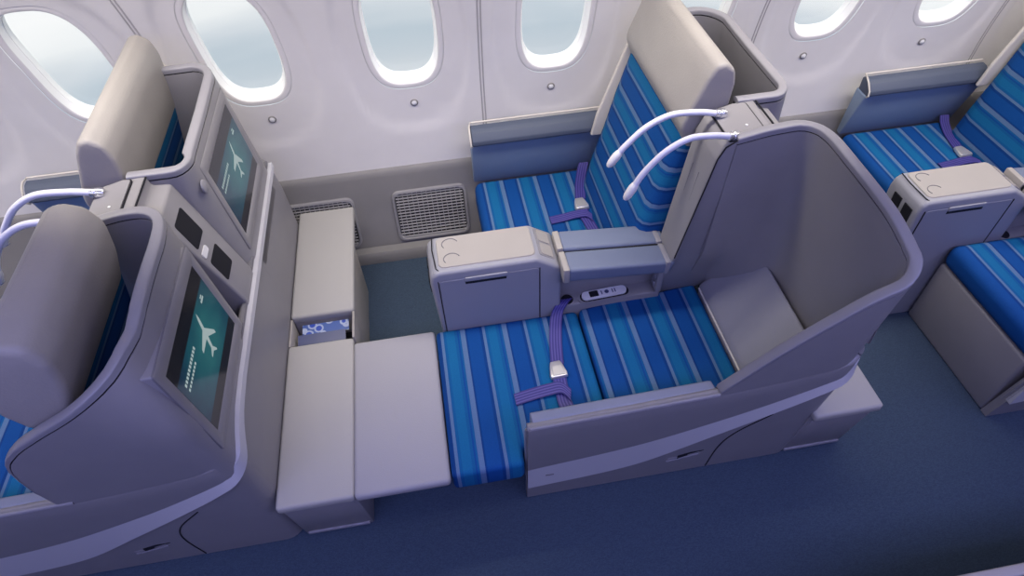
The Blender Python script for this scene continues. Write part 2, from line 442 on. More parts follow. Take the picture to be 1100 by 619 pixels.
# ------------------------------------------------------------------ vents low on the sidewall
def vent(x0, x1, label):
    z0, z1 = .075, .325; t = thing('air_return_grille', label, 'grille', (x0/2+x1/2, wallY(z0)-.02, z0), 'air return grilles low on the sidewall')
    yb = lambda z: wallY(z)-.018
    cx, cz = (x0+x1)/2, (z0+z1)/2; W, H = x1-x0, z1-z0
    def lay(pts, dy): return [Vector((x, yb(z)+dy, z)) for x, z in pts]
    rs = [lay(rrect(cx, cz, W, H, .035), .004), lay(rrect(cx, cz, W-.006, H-.006, .034), -.010), lay(rrect(cx, cz, W-.022, H-.022, .03), -.012), lay(rrect(cx, cz, W-.03, H-.03, .028), .0)]
    b = bmesh.new(); vr = [[b.verts.new(p) for p in r] for r in rs]; K = len(vr[0])
    for A, B in zip(vr, vr[1:]):
        for k in range(K): b.faces.new((A[k], A[(k+1) % K], B[(k+1) % K], B[k]))
    obj('grille_frame', b, M['grille'], t)
    b = bmesh.new(); b.faces.new([b.verts.new(p) for p in lay(rrect(cx, cz, W-.028, H-.028, .028), -.0005)]); obj('grille_backing', b, M['dark'], t)
    b = bmesh.new(); nb = 13
    for i in range(nb+1):
        x = x0+.03+(W-.06)*i/nb
        h = H/2-.016
        merge(b, bm_hexa([(x-.0015, yb(cz-h)-.006, cz-h), (x+.0015, yb(cz-h)-.006, cz-h), (x+.0015, yb(cz-h)-.001, cz-h), (x-.0015, yb(cz-h)-.001, cz-h)],
                [(x-.0015, yb(cz+h)-.006, cz+h), (x+.0015, yb(cz+h)-.006, cz+h), (x+.0015, yb(cz+h)-.001, cz+h), (x-.0015, yb(cz+h)-.001, cz+h)]))
    for i in range(15):
        z = cz-H/2+.022+(H-.044)*i/14; y = yb(z)
        merge(b, bm_hexa([(x0+.018, y-.009, z-.0035), (x1-.018, y-.009, z-.0035), (x1-.018, y-.002, z-.001), (x0+.018, y-.002, z-.001)],
                [(x0+.018, y-.009, z-.0015), (x1-.018, y-.009, z-.0015), (x1-.018, y-.002, z+.0008), (x0+.018, y-.002, z+.0008)]))
    obj('louvre', b, M['grille'], t)
vent(-.235, .112, 'grey louvred air grille on the lower sidewall beside the empty footwell')
vent(-.745, -.405, 'grey louvred air grille mostly hidden behind the footstool by the sidewall')

# ------------------------------------------------------------------ paired-seat shell
def fseat(axis, phase): return fabric('striped seat fabric %s %.3f' % (axis, phase), {'x': 0, 'z': 2}[axis], phase)
def make_shell(label, upright=True):
    LK[0] = .095 if upright else .055
    t = thing('seat_shell', label, 'seat shell', (1.0, 1.2, 0), 'moulded shells behind each seat pair')
    # base: aisle side, rounded corner, back, return at the sidewall
    path = fillet_path([(.142, .955), (1.134, .955), (1.134, 2.28), (.85, 2.28)], [.065, .06]); nr = normals(path, 1)
    n = len(path)
    ztop = lambda i: smooth([(.14, .588), (.70, .615), (1.0, .655), (1.134, .70)], path[i].x) if path[i].y < 1.2 else (.70 if nr[i].y < .3 else .70-.5*max(0, 1.07-path[i].x))
    th = lambda i: .045
    obj('base_panel', sweep(path, nr, lambda i: .003, ztop, .030, wallside=1, m=10), M['shell'], t)
    sy = lambda z: .955-.11*z
    obj('side_rim', bm_tube([(.147, sy(.12)+.018, .12), (.142, sy(.3)+.018, .30), (.140, sy(.48)+.018, .48), (.141, sy(.56)+.016, .56), (.150, sy(.585)+.006, .584), (.20, sy(.59)+.004, .589), (.45, sy(.603)+.003, .601), (.70, sy(.615)+.003, .613)], .0065, 8), M['rim'], t)
    ap = [(.902, .578), (.909, .590), (.920, .592), (.950, .584), (.962, .566), (.966, .40), (.93, .40)]
    obj('aisle_armrest', bm_hexa([(.158, y, z-.004) for y, z in ap], [(.70, y, z+.012) for y, z in ap], .004, 3), M['lilac'], t)
    # trim band along the side and round the back, coloured lighter for its upward tilt
    zh = [(0, .325), (.39, .395), (.67, .475), (.86, .56), (.95, .61), (1.02, .655), (1.10, .685), (1.2, .694)]
    zl = [(0, .135), (.36, .19), (.59, .32), (.85, .487), (.94, .556), (1.02, .615), (1.10, .66), (1.2, .676)]
    idx = [i for i in range(n) if nr[i].y < .5]
    p2 = [path[i] for i in idx]; n2 = [nr[i] for i in idx]; s2 = arclen(p2)
    def hi(i): return smooth(zh, s2[i])
    def lo(i): return smooth(zl, s2[i])
    obj('trim_band', sweep(p2, n2, lo, hi, .022, d0=.014, dtop=lambda i: -.006 if n2[i].x < .5 else lerp([(.5, -.006), (.95, .012)], n2[i].x), m=3, wallside=1, round_top=False), M['stripe_metal'], t, 30)
    # second fine bead above the band on the back
    p3 = [p for p, q in zip(p2, n2) if q.x > .3]; n3 = [q for q in n2 if q.x > .3]
    obj('shadow_seam', sweep(p3, n3, lambda i: .7005, lambda i: .7075, .012, d0=-.002, m=1, wallside=1, round_top=False), M['seam'], t, 30)
    # small slot and vent marks on the aisle side
    def side(x, z): return .955-.11*z
    for nm, x, z, w, h in (('indicator_slot', .215, .215, .028, .007),):
        y = side(x, z)-.0065
        obj(nm, bm_box(x-w/2, x+w/2, y-.0015, y+.004, z-h/2, z+h/2, .0012, 2), M['seam'], t)
    y = side(.72, .17)
    obj('latch_recess', bm_prism([(.665, .145), (.755, .175), (.760, .205), (.735, .187), (.665, .165)], y-.001, y+.01, 'y'), M['dark'], t)
    b = bmesh.new()
    for dz in (0, .018): merge(b, bm_hexa([(.63, side(0, .13)-.004, .125+dz), (.74, side(0, .15)-.004, .15+dz), (.74, side(0, .15)+.004, .15+dz), (.63, side(0, .13)+.004, .125+dz)], [(.63, side(0, .13)-.004, .130+dz), (.74, side(0, .15)-.004, .155+dz), (.74, side(0, .15)+.004, .155+dz), (.63, side(0, .13)+.004, .130+dz)]))
    obj('latch_rib', b, M['rim'], t)
    # curved seam of the lower access door
    pts = [(smooth([(0, .80), (.2, .805), (.30, .84), (.40, .93)], z), side(0, z)-.0005, z) for z in [.01+.03*i for i in range(14)]]
    obj('door_seam', bm_tube(catmull(pts, 4), .0022, 6), M['dark'], t)
    # aisle privacy shell
    pa = fillet_path([(.85, 1.430), (1.134, 1.430), (1.134, .955), (.66 if upright else .70, .955)], [.105, .09], step=.015); na = normals(pa, -1)
    pt_ = None
    if upright:
        hp = fillet_path([(.85, 1.430), (1.130, 1.430), (1.124, .960), (.66, .955)], [.14, .20], step=.01)
        def resample(pl, n):
            L = [0]
            for a, b in zip(pl, pl[1:]): L.append(L[-1]+(b-a).length)
            out = []
            for k in range(n):
                t_ = L[-1]*k/(n-1); j = next(j for j in range(1, len(L)) if L[j] >= t_-1e-9); f_ = (t_-L[j-1])/max(1e-9, L[j]-L[j-1]); out.append(pl[j-1].lerp(pl[j], f_))
            return out
        pa = resample(fillet_path([(.85, 1.430), (1.134, 1.430), (1.134, .955), (.66, .955)], [.14, .055], step=.01), 90); na = normals(pa, -1)
        hp = resample(hp, 90); 
        def soften(L, w=4): return [sum(L[max(0, i-w):i+w+1], Vector((0, 0)))/len(L[max(0, i-w):i+w+1]) for i in range(len(L))]
        na = [v.normalized() for v in soften(na)]; pt_ = (hp, [v.normalized() for v in soften(normals(hp, -1))])
    if upright: zw = [(.655, .64), (.663, .74), (.69, .86), (.74, .925), (.82, .98), (.90, 1.025), (1.0, 1.075), (1.134, 1.115)]
    else: zw = [(.70, .628), (.76, .72), (.83, .822), (.93, .945), (.99, 1.01), (1.05, 1.05), (1.134, 1.095)]
    ze = zw[-1][1]
    def za(i):
        p = pa[i]
        if p.y > 1.30: return smooth([(.85, 1.108), (.95, 1.125), (1.134, 1.135)], p.x)
        if p.y > 1.03: return smooth([(1.03, ze), (1.12, (ze+1.135)/2+.008), (1.30, 1.135)], p.y)
        return smooth(zw, p.x)
    if pt_: pt_ = (pt_[0], pt_[1], [za(i) for i in range(len(pa))])
    zba = lambda i: .36 if not (pa[i].y < 1.0 and pa[i].x < .95) else .40
    obj('aisle_privacy_wall', sweep(pa, na, zba, lambda i: max(za(i)-.020, .56), .030, m=18, d0=-.001, round_top=False, wallside=2, top=pt_), M['shell'], t)
    obj('rim_seam', sweep(pa, na, lambda i: max(za(i)-.021, .56), lambda i: max(za(i)-.014, .57), .026, d0=-.0025, m=1, round_top=False, wallside=2, top=pt_), M['dark'], t)
    obj('aisle_rim', sweep(pa, na, lambda i: max(za(i)-.0155, .56), lambda i: max(za(i), .57)+.004, .030, d0=-.0005, m=2, arc=8, wallside=2, top=pt_, flat=.5), M['rim'], t)
    # window privacy shell
    pw = fillet_path([(.915, 1.566), (1.134, 1.566), (1.134, 2.30), (.83, 2.285)], [.09, .13], step=.02); nw = normals(pw, 1)
    def zwn(i): return lerp([(1.56, 1.12), (1.9, 1.12), (2.2, 1.125)], pw[i].y)
    obj('window_privacy_wall', sweep(pw, nw, lambda i: .5, lambda i: zwn(i)-.020, .030, wallside=1, m=8, round_top=False), M['shell'], t)
    obj('rim_seam', sweep(pw, nw, lambda i: zwn(i)-.021, lambda i: zwn(i)-.012, .026, d0=-.0025, wallside=1, m=1, round_top=False), M['dark'], t)
    obj('window_rim', sweep(pw, nw, lambda i: zwn(i)-.0145, lambda i: zwn(i)+.005, .030, d0=-.0005, wallside=1, m=2, arc=8, flat=.55), M['rim'], t)
    # divider between the two bays
    dv = obj('divider', bm_prism([(.745, .34), (.745, .55), (.752, .62), (.79, .96), (.80, 1.04), (.815, 1.08), (.84, 1.10), (.90, 1.115), (.965, 1.118), (.972, 1.088), (1.02, 1.085), (1.120, .72), (1.120, .69), (1.0, .34)], 1.402, 1.574, 'y', .008, 3), M['shell'], t)
    for v in dv.data.vertices:
        if v.co.y+1.2 < 1.48: v.co.y += lerp([(.34, .12), (.62, .03), (1.1, 0)], v.co.z)
    # lamp plate
    n_ = Vector((-.13, 0, 1)).normalized()
    def plate(pts, z0, z1):
        f = lambda p, d: Vector((p[0], p[1], 1.1035+(p[0]-.86)*.22)) + n_*d
        return bm_hexa([f(p, z0) for p in pts], [f(p, z1) for p in pts])
    sub('lamp_plate', plate(rrect(.882, 1.485, .098, .150, .012), -.002, .0035), M['shell'], dv)
    sub('plate_gap', plate(rrect(.882, 1.485, .106, .158, .015), -.003, .0012), M['dark'], dv)
    sub('status_light', bm_lathe([(.004, 0), (.004, .002), (.002, .003)], (.895, 1.455, 1.1145)), M['white'], dv)
    # grooves down the front of the divider
    b = bmesh.new()
    for y in (1.47, 1.52): bm_tube([(.7735, y, .80), (.789, y, .95)], .0012, 6, b)
    sub('groove', b, M['seam'], dv)
    sub('divider_edge', bm_tube([(.750, 1.430, .62), (.79, 1.404, .965), (.803, 1.404, 1.045), (.82, 1.404, 1.083), (.85, 1.404, 1.103)], .0025, 6), M['dark'], dv)
    # storage slots in the sloped back of the divider: flat dark insets paint their inner shade
    P0 = Vector((1.02, 0, 1.085)); dd = (Vector((1.120, 0, .72))-P0); LL = dd.length; dd.normalize(); nn = Vector((-dd.z, 0, dd.x))
    def slot(s0, s1, y0, y1, name, d0, d1, mat, par, rr=.008):
        pts = rrect((s0+s1)/2, (y0+y1)/2, s1-s0, y1-y0, rr); f = lambda p, d: P0+dd*p[0]+nn*d+Vector((0, p[1], 0))
        return sub(name, bm_hexa([f(p, d0) for p in pts], [f(p, d1) for p in pts]), mat, par)
    slot(.05, .15, 1.435, 1.520, 'storage_slot_shade', -.02, .0012, M['dark'], dv); slot(.205, .29, 1.435, 1.520, 'storage_slot_shade', -.02, .0012, M['dark'], dv)
    slot(.165, .185, 1.43, 1.475, 'slot_button', 0, .003, M['white'], dv, .006)
    b = bm_tube([(.968, 1.414, 1.119), (.968, 1.562, 1.119)], .003, 6); bm_tube([(.968, 1.414, 1.119), (1.01, 1.414, 1.087)], .003, 6, b); sub('step_seam', b, M['dark'], dv)
    # round knob beside the window screen
    if upright: sub('coat_knob', bm_lathe([(.02, 0), (.02, .004), (.014, .007)], (1.134-LK[0]*.49-.001, 1.603, 1.035), Vector((1, 0, .1))), M['rim'], dv)
    # bay screens
    for wy0, wy1, who in ((.912, 1.332, 'aisle'), (1.640, 2.085, 'window')):
        bx = lambda z: 1.134-LK[0]*(z-.55)
        z0, z1 = (.718, 1.052) if who == 'aisle' else (.735, 1.075)
        def fr(pts, d): return [Vector((bx(z)+d, y, z)) for y, z in pts]
        cy, cz = (wy0+wy1)/2, (z0+z1)/2; W, H = wy1-wy0, z1-z0
        o = rrect(cy, cz, W, H, .006); iw, ih = W-.065, H-.085
        bz = bmesh.new(); vr = [[bz.verts.new(p) for p in r] for r in (fr(o, -.03), fr(o, .0015), fr(rrect(cy, cz, W-.006, H-.006, .006), .003), fr(rrect(cy, cz, iw+.006, ih+.006, .004), .0025), fr(rrect(cy, cz, iw, ih, .003), .0002))]
        K = len(vr[0])
        for A, B in zip(vr, vr[1:]):
            for k in range(K): bz.faces.new((A[k], A[(k+1) % K], B[(k+1) % K], B[k]))
        sc = obj('screen_bezel', bz, M['shell'], t)
        sub('bezel_gap', bm_hexa(fr(rrect(cy, cz, W+.004, H+.004, .008), -.003), fr(rrect(cy, cz, W+.004, H+.004, .008), .0006)), M['seam'], sc)
        d = bmesh.new(); uvl = d.loops.layers.uv.new('UVMap')
        q = [(cy-iw/2, cz-ih/2), (cy+iw/2, cz-ih/2), (cy+iw/2, cz+ih/2), (cy-iw/2, cz+ih/2)]
        f = d.faces.new([d.verts.new(p) for p in fr(q, .0010)])
        for l, uv in zip(f.loops, ((0, 0), (1, 0), (1, 1), (0, 1))): l[uvl].uv = uv
        dp = sub('display', d, M['screen'], sc, 0)
        # picture on the display: an airliner seen from above, a small mark and two text lines
        T = lambda u, v: (cy-iw/2+u*iw, cz-ih/2+v*ih)
        plane = [(.0, .22), (.018, .16), (.022, .06), (.17, -.05), (.175, -.085), (.024, -.03), (.018, -.13), (.065, -.18), (.065, -.20), (0, -.17)]
        plane = plane + [(-x, y) for x, y in reversed(plane[1:-1])]
        a = math.radians(-20); bp_ = bmesh.new()
        pp = [(cy+iw*.10 + (x*math.cos(a)-y*math.sin(a))*.30, cz+ih*.02+(x*math.sin(a)+y*math.cos(a))*.30) for x, y in plane]
        bp_.faces.new([bp_.verts.new(p) for p in fr(pp, .0018)])
        # the same face holds the printed marks
        for u0, v0, u1, v1 in [(.06+.032*k, .66, .06+.032*k+.022, .70) for k in range(11)] + [(.06+.032*k, .59, .06+.032*k+.022, .62) for k in range(8)] + [(.80, .70, .87, .73), (.82, .74, .86, .76)]:
            bp_.faces.new([bp_.verts.new(p) for p in fr([T(u0, v0), T(u1, v0), T(u1, v1), T(u0, v1)], .0018)])
        g = obj('screen_graphic', bp_, M['scr_white'], t, 0); g.parent = sc
    return t

SH = {}
SH['C'] = make_shell('tall grey shell wrapping the unfolded bed and middle window seat, centre of the cabin view', upright=False)
SH['F'] = make_shell('grey shell seen from behind with two lit screens, at the left of the view', upright=True)
SH['F'].location.x -= P

dup(SH['F'], 2*P, 'grey shell side panel of the seats at the right edge of the view')

# ------------------------------------------------------------------ window seats
ph = .192
def make_window_seat(label):
    t = thing('window_seat', label, 'seat', (.5, 1.95, 0), 'upright seats beside the windows')
    fx = fseat('x', ph-.5+.0765); fz = fseat('z', .40)
    obj('seat_base', bm_box(.17, 1.02, 1.69, 2.24, .0, .24, .012), M['shell'], t)
    obj('seat_cushion', bm_box(.148, .68, 1.672, 2.30, .235, .372, .035, 5), fx, t)
    # backrest, leaning; local frame mapping through z
    b = bmesh.new(); secs = [(.36, .615, .745), (.5, .645, .775), (.66, .69, .815), (.82, .728, .85), (.985, .775, .885)]
    ys = [1.60, 1.612, 1.64, 2.14, 2.185, 2.20]; ins = [.035, .012, 0, 0, .012, .035]
    rows = []
    for z, xf, xb in secs:
        ring = [b.verts.new((xf+i_, y, z-.0)) for y, i_ in zip(ys, ins)] + [b.verts.new((xb, y, z)) for y in reversed(ys)]
        rows.append(ring)
    K = len(rows[0])
    for A, B in zip(rows, rows[1:]):
        for k in range(K): b.faces.new((A[k], A[(k+1) % K], B[(k+1) % K], B[k]))
    b.faces.new(rows[0]); b.faces.new(rows[-1])
    obj('backrest', b, fz, t, 50)
    prof = [(.790, .955), (.758, 1.03), (.762, 1.06), (.815, 1.20), (.835, 1.235), (.865, 1.24), (.895, 1.215), (.905, 1.17), (.90, 1.08), (.885, .975)]
    hr = obj('headrest', bm_prism(prof, 1.585, 2.195, 'y', .014, 4), M['leather'], t)
    obj('lumbar_gap', bm_box(.79, .88, 1.62, 2.18, .965, .99), M['dark'], t)
    # sidewall armrest: rolled lip over a set-back panel, their shading put into the colours
    lip = [(2.245, .592), (2.232, .604), (2.234, .622), (2.258, .650), (2.275, .660), (2.30, .662), (2.318, .650), (2.318, .592)]
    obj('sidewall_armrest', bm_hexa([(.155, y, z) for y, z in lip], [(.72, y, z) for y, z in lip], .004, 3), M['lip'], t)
    pn = [(2.250, .592), (2.315, .35), (2.345, .35), (2.325, .595)]
    obj('side_panel', bm_hexa([(.150, y, z) for y, z in pn], [(.72, y, z) for y, z in pn], .006, 3), M['panel_lit'], t)
    obj('piping', bm_tube([(.152, 2.242, .592), (.148, 2.230, .606), (.148, 2.234, .626), (.148, 2.262, .655), (.150, 2.285, .666), (.158, 2.312, .667), (.72, 2.312, .667)], .0042, 8), M['beige'], t)
    bp_ = [(.655, .60), (.675, .70), (.765, .965), (.83, 1.14), (.87, 1.16), (.90, 1.1), (.93, .60)]
    obj('wing_panel', bm_prism(bp_, 2.207, 2.225, 'y', .006, 3), M['beige'], t)
    return t
WS = make_window_seat('upright turquoise striped window seat with cream headrest in the middle of the view')
dup(WS, -P, 'window seat whose tall taupe headrest stands before the leftmost window, seen from behind')
dup(WS, P, 'turquoise striped window seat at the top right, behind the middle shell')

# ------------------------------------------------------------------ aisle seats
def make_bed():
    t = thing('bed_seat', 'aisle seat unfolded into a flat blue striped bed with grey headrest and leg rest', 'seat', (.4, 1.2, 0))
    fx = fseat('x', -.077-.4+.0765)
    obj('seat_base', bm_box(.16, 1.05, 1.0, 1.46, .0, .21, .012), M['shell'], t)
    obj('support_frame', bm_box(-.36, .16, .99, 1.42, .235, .262, .006), M['seam'], t)
    obj('seat_cushion', bm_prism([(-.098, .908), (.132, .908), (.132, .972), (.432, .972), (.432, 1.486), (-.098, 1.486)], .255, .352, 'z', .018, 4), fx, t)
    obj('back_cushion', bm_prism([(.438, .972), (.905, .972), (.905, 1.530), (.438, 1.488)], .255, .358, 'z', .020, 5), fx, t)
    obj('leg_rest', bm_box(-.398, -.102, .895, 1.492, .315, .352, .014, 4), M['legrest'], t)
    bot = [(.905, .935, .30), (1.05, .96, .30), (1.05, 1.30, .30), (.905, 1.47, .30)]
    top = [(.905, .935, .372), (1.075, .965, .50), (1.075, 1.30, .50), (.905, 1.485, .372)]
    bot = [(.90, .93, .29), (1.06, .93, .29), (1.06, 1.345, .29), (.90, 1.35, .29)]
    obj('headrest', bm_hexa([(.908, .972, .29), (1.075, .972, .29), (1.075, 1.45, .29), (.908, 1.50, .29)],
                            [(.908, .972, .375), (1.086, .975, .56), (1.086, 1.478, .575), (.908, 1.515, .375)], .026, 5), M['pillow'], t)
    obj('cushion_piping', bm_tube([(.908, .98, .366), (.908, 1.49, .366)], .0035, 8), M['beige'], t)
    return t
make_bed()
def make_aisle_seat(label, base_top=.30):
    t = thing('aisle_seat', label, 'seat', (.5, 1.2, 0), 'upright seats along the aisle')
    fx = fseat('x', ph-.5+.0765); fz = fseat('z', .40)
    obj('seat_base', bm_box(.142, 1.0, .985, 1.475, .0, .315, .012), M['shell'], t)
    obj('seat_cushion', bm_box(.135, .70, .972, 1.478, .318, .42, .035, 5), fx, t)
    b = bmesh.new(); secs = [(.42, .62, .745), (.5, .645, .775), (.66, .69, .815), (.82, .728, .85), (.985, .775, .885)]
    ys = [.972, .98, 1.0, 1.29, 1.335, 1.35]; ins = [.035, .012, 0, 0, .012, .035]; rows = []
    for z, xf, xb in secs:
        rows.append([b.verts.new((xf+i_, y, z)) for y, i_ in zip(ys, ins)] + [b.verts.new((xb, y, z)) for y in reversed(ys)])
    K = len(rows[0])
    for A, B in zip(rows, rows[1:]):
        for k in range(K): b.faces.new((A[k], A[(k+1) % K], B[(k+1) % K], B[k]))
    b.faces.new(rows[0]); b.faces.new(rows[-1])
    obj('backrest', b, fz, t, 50)
    prof = [(.790, .955), (.758, 1.03), (.762, 1.06), (.815, 1.20), (.835, 1.235), (.875, 1.245), (.925, 1.225), (.945, 1.17), (.93, 1.08), (.895, .975)]
    obj('headrest', bm_prism(prof, .885, 1.335, 'y', .022, 4), M['leather'], t)
    return t
AS = make_aisle_seat('aisle seat at the lower right, deep blue striped cushion on a plain grey base')
AS.location.x += P
dup(AS, -2*P, 'aisle seat at the left edge, its big grey headrest wrapped by the shell with screens')

# ------------------------------------------------------------------ centre console with paired armrests
def make_console(label, group=True):
    t = thing('center_console', label, 'console', (.15, 1.575, 0), 'consoles between the seat pairs')
    body = obj('body', bm_prism([(-.055, .0), (-.085, .60), (-.078, .635), (-.055, .65), (.285, .65), (.365, .598), (.372, .58), (.372, .0)], 1.487, 1.668, 'y', .014, 4), M['console_side'], t)
    obj('top_tray', bm_hexa([(x, y, .6495) for x, y in rrect(.118, 1.583, .332, .150, .02)], [(x, y, .6535) for x, y in rrect(.118, 1.583, .328, .146, .02)]), M['cream'], t)
    for y in (1.545, 1.618): 
        # crescent finger grips
        pts = [(.0+.028*math.cos(a), y+.026*math.sin(a), .654) for a in [math.radians(20+14*k) for k in range(15)]]
        obj('cup_grip', bm_tube(pts, .0016, 6), M['seam'], t)
    # joint line round the left end
    obj('end_seam', bm_tube([(-.060, 1.66, .652), (-.064, 1.60, .6525), (-.058, 1.51, .651), (-.045, 1.496, .645)], .0022, 6), M['dark'], t)
    # control panel on the slope
    P0 = Vector((.290, 0, .6475)); dd = Vector((.075, 0, -.052)).normalized(); nn = Vector((-dd.z, 0, dd.x))
    f = lambda s, y, d: P0+dd*s+nn*d+Vector((0, y, 0))
    pts = rrect(.044, 1.585, .066, .135, .008); cp = obj('control_panel', bm_hexa([f(*p, -.002) for p in pts], [f(*p, .002) for p in pts]), M['shell'], t)
    for y in (1.552, 1.618):
        pts = rrect(.044, y, .048, .056, .006); sub('button', bm_hexa([f(*p, .001) for p in pts], [f(*p, .0045) for p in pts]), M['cream'], cp)
    # front door with handle slot
    dr = obj('door', bm_hexa([(x, 1.4885, z) for x, z in rrect(.118, .30, .345, .62, .012)], [(x, 1.4845, z) for x, z in rrect(.118, .30, .342, .617, .012)]), M['console_side'], t)
    sub('handle_slot', bm_box(.034, .176, 1.4835, 1.490, .584, .597), M['dark'], dr); sub('handle_lip', bm_box(.034, .180, 1.480, 1.487, .5975, .616, .003, 2), M['console_side'], dr)
    for pz in ((-.057, .61, -.055, .05), (.293, .61, .293, .05)): sub('door_seam', bm_tube([(pz[0], 1.4855, pz[1]), (pz[2], 1.4855, pz[3])], .0018, 6), M['dark'], dr)
    # sockets on the forward end
    for y in (1.535, 1.60): obj('socket', bm_hexa([(-.080+.0, y-.022, .535), (-.080, y+.022, .535), (-.083, y+.022, .60), (-.083, y-.022, .60)], [(-.0862, y-.022, .535), (-.0862, y+.022, .535), (-.0885, y+.022, .60), (-.0885, y-.022, .60)]), M['dark'], t)
    # two armrest lids
    for y0, y1, nm in ((1.438, 1.534, 0), (1.545, 1.640, 1)):
        bot = [(.385, y0, .565), (.752, y0, .535), (.752, y1, .535), (.385, y1, .565)]; top = [(.385, y0, .625), (.765, y0, .590), (.765, y1, .590), (.385, y1, .625)]
        a = obj('armrest', bm_hexa(bot, top, .012, 4), M['pad'], t)
        sub('end_cap', bm_box(.366, .388, y0+.001, y1-.001, .562, .626, .004, 2), M['cream'], a)
        sub('rear_band', bm_hexa([(.725, y0-.001, .536), (.745, y0-.001, .534), (.745, y1+.001, .534), (.725, y1+.001, .536)], [(.728, y0-.001, .5955), (.748, y0-.001, .5937), (.748, y1+.001, .5937), (.728, y1+.001, .5955)], .004, 2), M['rim'], a)
    obj('armrest_gap', bm_hexa([(.372, 1.533, .57), (.75, 1.533, .54), (.75, 1.546, .54), (.372, 1.546, .57)], [(.372, 1.533, .612), (.75, 1.533, .582), (.75, 1.546, .582), (.372, 1.546, .612)]), M['dark'], t)
    obj('armrest_support', bm_box(.37, .748, 1.545, 1.63, .0, .565, .006), M['shell'], t)
    obj('side_ledge', bm_box(.365, .752, 1.488, 1.55, .0, .385, .008), M['shell'], t)
    obj('belt_well', bm_lathe([(.024, 0), (.024, .006), (.02, .012), (.012, .013)], (.402, 1.516, .378)), M['dark'], t)
    # outlet panel on the foot of the divider
    pl = obj('outlet_panel', bm_box(.726, .750, 1.476, 1.53, .395, .50, .005), M['shell'], t)
    for z in (.425, .465): sub('outlet', bm_lathe([(.011, 0), (.011, .004), (.008, .005)], (.7265, 1.50, z), Vector((-1, 0, 0))), M['rim'], pl)
    return t
CC = make_console('taupe console with two cup grips, between the flat bed and the middle window seat')
dup(CC, P, 'taupe console with two black sockets on its end, at the right edge of the view')
dup(CC, -P, 'console between the two front seats, mostly hidden behind the left shell')

# handset
def make_handset():
    t = thing('remote_handset', 'white capsule-shaped remote handset lying in a dark cradle beside the bed', 'remote control', (.543, 1.505, .386))
    x0, y0 = .543, 1.510; a = math.radians(3)
    def rot(pts): return [(x0+(x)*math.cos(a)-(y)*math.sin(a), y0+x*math.sin(a)+y*math.cos(a)) for x, y in pts]
    def slab(w, h, r, z0, z1, cx=0, cy=0, n=8):
        p = rot(rrect(cx, cy, w, h, r, n)); return bm_hexa([(*q, z0) for q in p], [(*q, z1) for q in p])
    obj('cradle', slab(.205, .052, .0255, .386, .392), M['shell'], t)
    obj('cradle_well', slab(.188, .046, .0225, .388, .3928), M['dark'], t)
    h = obj('handset_body', slab(.172, .036, .0175, .392, .403, -.002), M['white'], t)
    sub('handset_screen', slab(.034, .027, .003, .4025, .4045, -.042), M['dark'], h)
    b = slab(.008, .008, .0039, .4028, .4046, .0)
    sub('navigation_button', slab(.016, .016, .0078, .4028, .4046, .008), M['cover_dark'], h); b.free()
    for cx in (-.012, .030, .040): sub('button', slab(.004, .018, .0018, .4028, .4042, cx), M['cover_dark'], h)
make_handset()

# ------------------------------------------------------------------ seat belts
def ribbon(pts, w, root=None, th=.0025):
    """pts: list of (x,y,z,width-direction angle in degrees)"""
    b = bmesh.new(); uvl = b.loops.layers.uv.new('UVMap'); rows = []
    c = catmull([Vector(p[:3]) for p in pts], 6); angs = []
    for i in range(len(pts)-1):
        for k in range(6): angs.append(pts[i][3]+(pts[i+1][3]-pts[i][3])*k/6)
    angs.append(pts[-1][3])
    for p, a in zip(c, angs):
        d = Vector((math.cos(math.radians(a)), math.sin(math.radians(a)), 0))*w/2
        rows.append([b.verts.new(p-d), b.verts.new(p+d), b.verts.new(p+d+Vector((0, 0, th))), b.verts.new(p-d+Vector((0, 0, th)))])
    for A, B in zip(rows, rows[1:]):
        for k in range(4):
            f = b.faces.new((A[k], A[(k+1) % 4], B[(k+1) % 4], B[k])); u = [(0, 1), (1, 1), (1, 0), (0, 0)][k]
            for l, uv in zip(f.loops, ((u[0], 0), (u[1], 0), (u[1], 1), (u[0], 1))): l[uvl].uv = uv
    b.faces.new(rows[0]); b.faces.new(rows[-1]); return b
def make_belt(label, name_loc, strapA, tail, strapB, bc, ang):
    t = thing('seat_belt', label, 'seat belt', name_loc, 'purple seat belts lying on the cushions')
    obj('strap', ribbon(strapA, .046), M['belt'], t); obj('strap', ribbon(strapB, .046), M['belt'], t); obj('loose_end', ribbon(tail, .046), M['belt'], t)
    x, y, z = bc; a = math.radians(ang)
    def rot(pts, zz): return [(x+px*math.cos(a)-py*math.sin(a), y+px*math.sin(a)+py*math.cos(a), zz) for px, py in pts]
    outl = [(-.030, -.034), (.030, -.034), (.032, -.020), (.024, .018), (.018, .034), (-.018, .034), (-.024, .018), (-.032, -.020)]
    bk = obj('buckle', bm_hexa(rot(outl, z), rot([(px*.9, py*.94) for px, py in outl], z+.013), .002, 2), M['steel'], t)
    sub('buckle_lever', bm_hexa(rot([(-.022, -.028), (.022, -.028), (.018, .012), (-.018, .012)], z+.0128), rot([(-.020, -.026), (.020, -.026), (.016, .010), (-.016, .010)], z+.0155)), M['steel'], bk)
    return t
